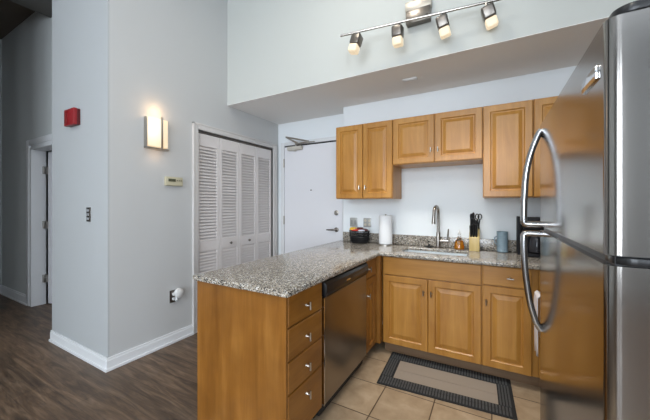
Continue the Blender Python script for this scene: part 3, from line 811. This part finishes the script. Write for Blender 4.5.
def head(s, tiltx, rolly, lab=None):
    p = A+D*s
    hd = obj('lamp_head', tube(nb(), [p, p+Vector((0, 0, -.035))], .009, 8), M['nickel'], t)
    q = p+Vector((0, 0, -.028))
    rot = Matrix.Rotation(R(rolly), 4, 'Y') @ Matrix.Rotation(R(tiltx), 4, 'X')
    b = nb(); T = Matrix.Translation(q) @ rot
    box(b, -.041, .041, -.041, .041, -.088, 0, .014, 3); bmesh.ops.transform(b, matrix=T, verts=b.verts)
    obj('shade', b, M['darknickel'], hd)
    b = nb(); box(b, -.037, .037, -.037, .037, -.15, -.086, .012, 3); bmesh.ops.transform(b, matrix=T, verts=b.verts)
    obj('lamp_glass', b, M['lampglass'], hd)
    l = bpy.data.lights.new('track_lamp_light', 'SPOT'); l.energy = 15; l.color = (1, .97, .92); l.spot_size = R(74); l.spot_blend = .9; l.shadow_soft_size = .06
    o = bpy.data.objects.new('track_lamp_light', l); COL.objects.link(o); o.location = q+rot.to_3x3() @ Vector((0, 0, -.165))+Vector((0, -.03, -.015)); o.rotation_euler = (R(8), 0, 0)
L = (B-A).length
for s, tx_, ry in ((.15, -8, 14), (.47, 4, 0), (.785, 12, -12), (1.08, 14, -16)): head(s, tx_, ry)

# small plate on the soffit underside
t = thing('ceiling_sensor', 'small flat white plate on the underside of the soffit', 'sensor', (-.66, 2.77, ZS))
obj('cover', box(nb(), -.725, -.595, 2.745, 2.795, ZS-.012, ZS, .004), M['white'], t)
obj('lens', box(nb(), -.70, -.62, 2.757, 2.783, ZS-.016, ZS-.012, .002), M['white'], t)

# unseen ceiling lamps above and behind the camera, rear two added to light the kitchen
for x, y, e in ((-.9, 1.4, 8), (-1.9, -1.2, 7), (-.3, -1.6, 18)):
    t = thing('unseen_ceiling_lamp', 'unseen round ceiling lamp set to light the kitchen', 'lamp', (x, y, ZC), 0, 'unseen ceiling lamps overhead')
    obj('ring', lathe(nb(), [(.19, ZC), (.19, ZC-.04), (.175, ZC-.045), (.172, ZC-.04)], (x, y, 0), 32), M['nickel'], t)
    ceiling_fill(x, y, ZC-.06, e)

# ------------------------------------------------------------------ wall sconce
t = thing('wall_sconce', 'lit frosted glass wall sconce with nickel bars on the left wall', 'wall lamp', (XW, 1.59, 1.86))
sg, nt, bs = nodes('sconce_glass')
bs.inputs['Base Color'].default_value = (.55, .52, .45, 1); bs.inputs['Roughness'].default_value = .5
tc = nt.nodes.new('ShaderNodeTexCoord'); vm = nt.nodes.new('ShaderNodeVectorMath'); vm.operation = 'LENGTH'
mp = nt.nodes.new('ShaderNodeMapping'); mp.inputs['Location'].default_value = (0, .03, -.13); mp.inputs['Scale'].default_value = (0, 1.0, .75)
nt.links.new(tc.outputs['Object'], mp.inputs[0]); nt.links.new(mp.outputs[0], vm.inputs[0])
c_ = ramp(nt, vm.outputs['Value'], [(.0, (1, .93, .72)), (.13, (1, .70, .38))])
mr_ = nt.nodes.new('ShaderNodeMapRange'); mr_.inputs[1].default_value = 0; mr_.inputs[2].default_value = .11; mr_.inputs[3].default_value = .75; mr_.inputs[4].default_value = .40
nt.links.new(vm.outputs['Value'], mr_.inputs[0])
nt.links.new(c_, bs.inputs['Emission Color']); nt.links.new(mr_.outputs[0], bs.inputs['Emission Strength'])
obj('glass_shade', box(nb(), XW+.006, XW+.044, 1.510, 1.702, 1.868, 2.13, .006), sg, t)
obj('back_plate', box(nb(), XW, XW+.006, 1.512, 1.69, 1.86, 2.135, .001, 1), M['nickel'], t)
obj('bar', box(nb(), XW+.004, XW+.046, 1.500, 1.509, 1.85, 2.125, .002), M['nickel'], t)
obj('bar', box(nb(), XW+.044, XW+.052, 1.632, 1.650, 1.855, 2.15, .002), M['nickel'], t)
obj('bottom_plate', box(nb(), XW+.004, XW+.056, 1.500, 1.706, 1.846, 1.860, .002), M['nickel'], t)
# the sconce lamp throws its light up, down and sideways along the wall
for z, e in ((2.19, .42), (1.80, .10)):
    l = bpy.data.lights.new('sconce_light', 'POINT'); l.energy = e; l.color = (1, .62, .30); l.shadow_soft_size = .05
    o = bpy.data.objects.new('sconce_light', l); COL.objects.link(o); o.location = (XW+.07, 1.60, z)

# thermostat
t = thing('thermostat', 'beige thermostat on the left wall under the sconce', 'thermostat', (XW, 1.78, 1.52))
bd = obj('case', box(nb(), XW, XW+.028, 1.69, 1.868, 1.522, 1.608, .006), mat('beige_plastic', (.52, .48, .34), .45), t)
obj('display', box(nb(), XW+.028, XW+.030, 1.715, 1.79, 1.562, 1.590, .001, 1), mat('lcd', (.08, .09, .06), .2), t)
for k in range(3): obj('button', box(nb(), XW+.028, XW+.031, 1.80+k*.02, 1.812+k*.02, 1.57, 1.582, .001, 1), mat('button_dark', (.2, .19, .14), .5), t)
obj('flap', box(nb(), XW+.028, XW+.030, 1.70, 1.86, 1.528, 1.552, .001, 1), bpy.data.materials['beige_plastic'], t)

# outlet with plug-in freshener low on the left wall
t = thing('wall_outlet', 'low outlet with dark metal plate on the left wall near the closet', 'outlet', (XW, 1.78, .40))
obj('plate', box(nb(), XW, XW+.006, 1.745, 1.818, .39, .51, .002), M['darknickel'], t)
for z in (.425, .472): obj('socket', lathe(nb(), [(.016, XW+.006), (.016, XW+.009)], (0, 1.782, z), 16, 'x'), M['white'], t)
t = thing('plug_in_freshener', 'white plug-in air freshener in the low left wall outlet', 'air freshener', (XW+.01, 1.81, .45))
b = nb(); lathe(b, [(.005, XW+.0095), (.034, XW+.012), (.043, XW+.03), (.040, XW+.055), (.022, XW+.066), (.004, XW+.068)], (0, 1.815, .478), 24, 'x', scale=(1, 1.1)); obj('shell', b, M['white'], t)
b = nb(); tube(b, [(XW+.035, 1.80, .45), (XW+.04, 1.79, .418), (XW+.038, 1.79, .405)], [.02, .017, .01], 12); obj('bottle', b, mat('freshener_glass', (.7, .72, .72), .1, trans=.4), t)

# fire alarm and switch on the column face
t = thing('fire_alarm', 'red fire alarm box high on the column wall', 'alarm', (-3.28, YC, 2.04))
bm_ = obj('back_box', box(nb(), -3.365, -3.178, YC-.022, YC, 2.05, 2.19, .003), mat('alarm_dark_red', (.10, .008, .01), .4), t)
obj('cover', box(nb(), -3.368, -3.175, YC-.052, YC-.022, 2.047, 2.193, .006), mat('alarm_red', (.27, .012, .016), .4), t)
obj('lens', box(nb(), -3.345, -3.31, YC-.058, YC-.052, 2.07, 2.17, .003), mat('alarm_lens', (.22, .02, .02), .2), t)
t = thing('wall_switch', 'small dark switch plate at mid height on the column wall', 'switch', (-3.02, YC, 1.2))
obj('plate', box(nb(), -3.056, -2.988, YC-.006, YC, 1.195, 1.318, .002), M['darknickel'], t)
for z in (1.222, 1.257, 1.292): obj('toggle', box(nb(), -3.038, -3.006, YC-.012, YC-.006, z-.012, z+.010, .002), mat('toggle_grey', (.32, .33, .34), .4), t)
# sprinkler in the hall corner
t = thing('sprinkler', 'small dark sprinkler high on the far left hall wall', 'sprinkler', (XL, 1.40, 3.72))
obj('pipe', tube(nb(), [(XL, 1.40, 3.68), (XL+.12, 1.40, 3.68)], .012, 8), M['darknickel'], t)
obj('deflector', lathe(nb(), [(.03, XL+.12), (.03, XL+.124)], (0, 1.40, 3.68), 14, 'x'), M['darknickel'], t)
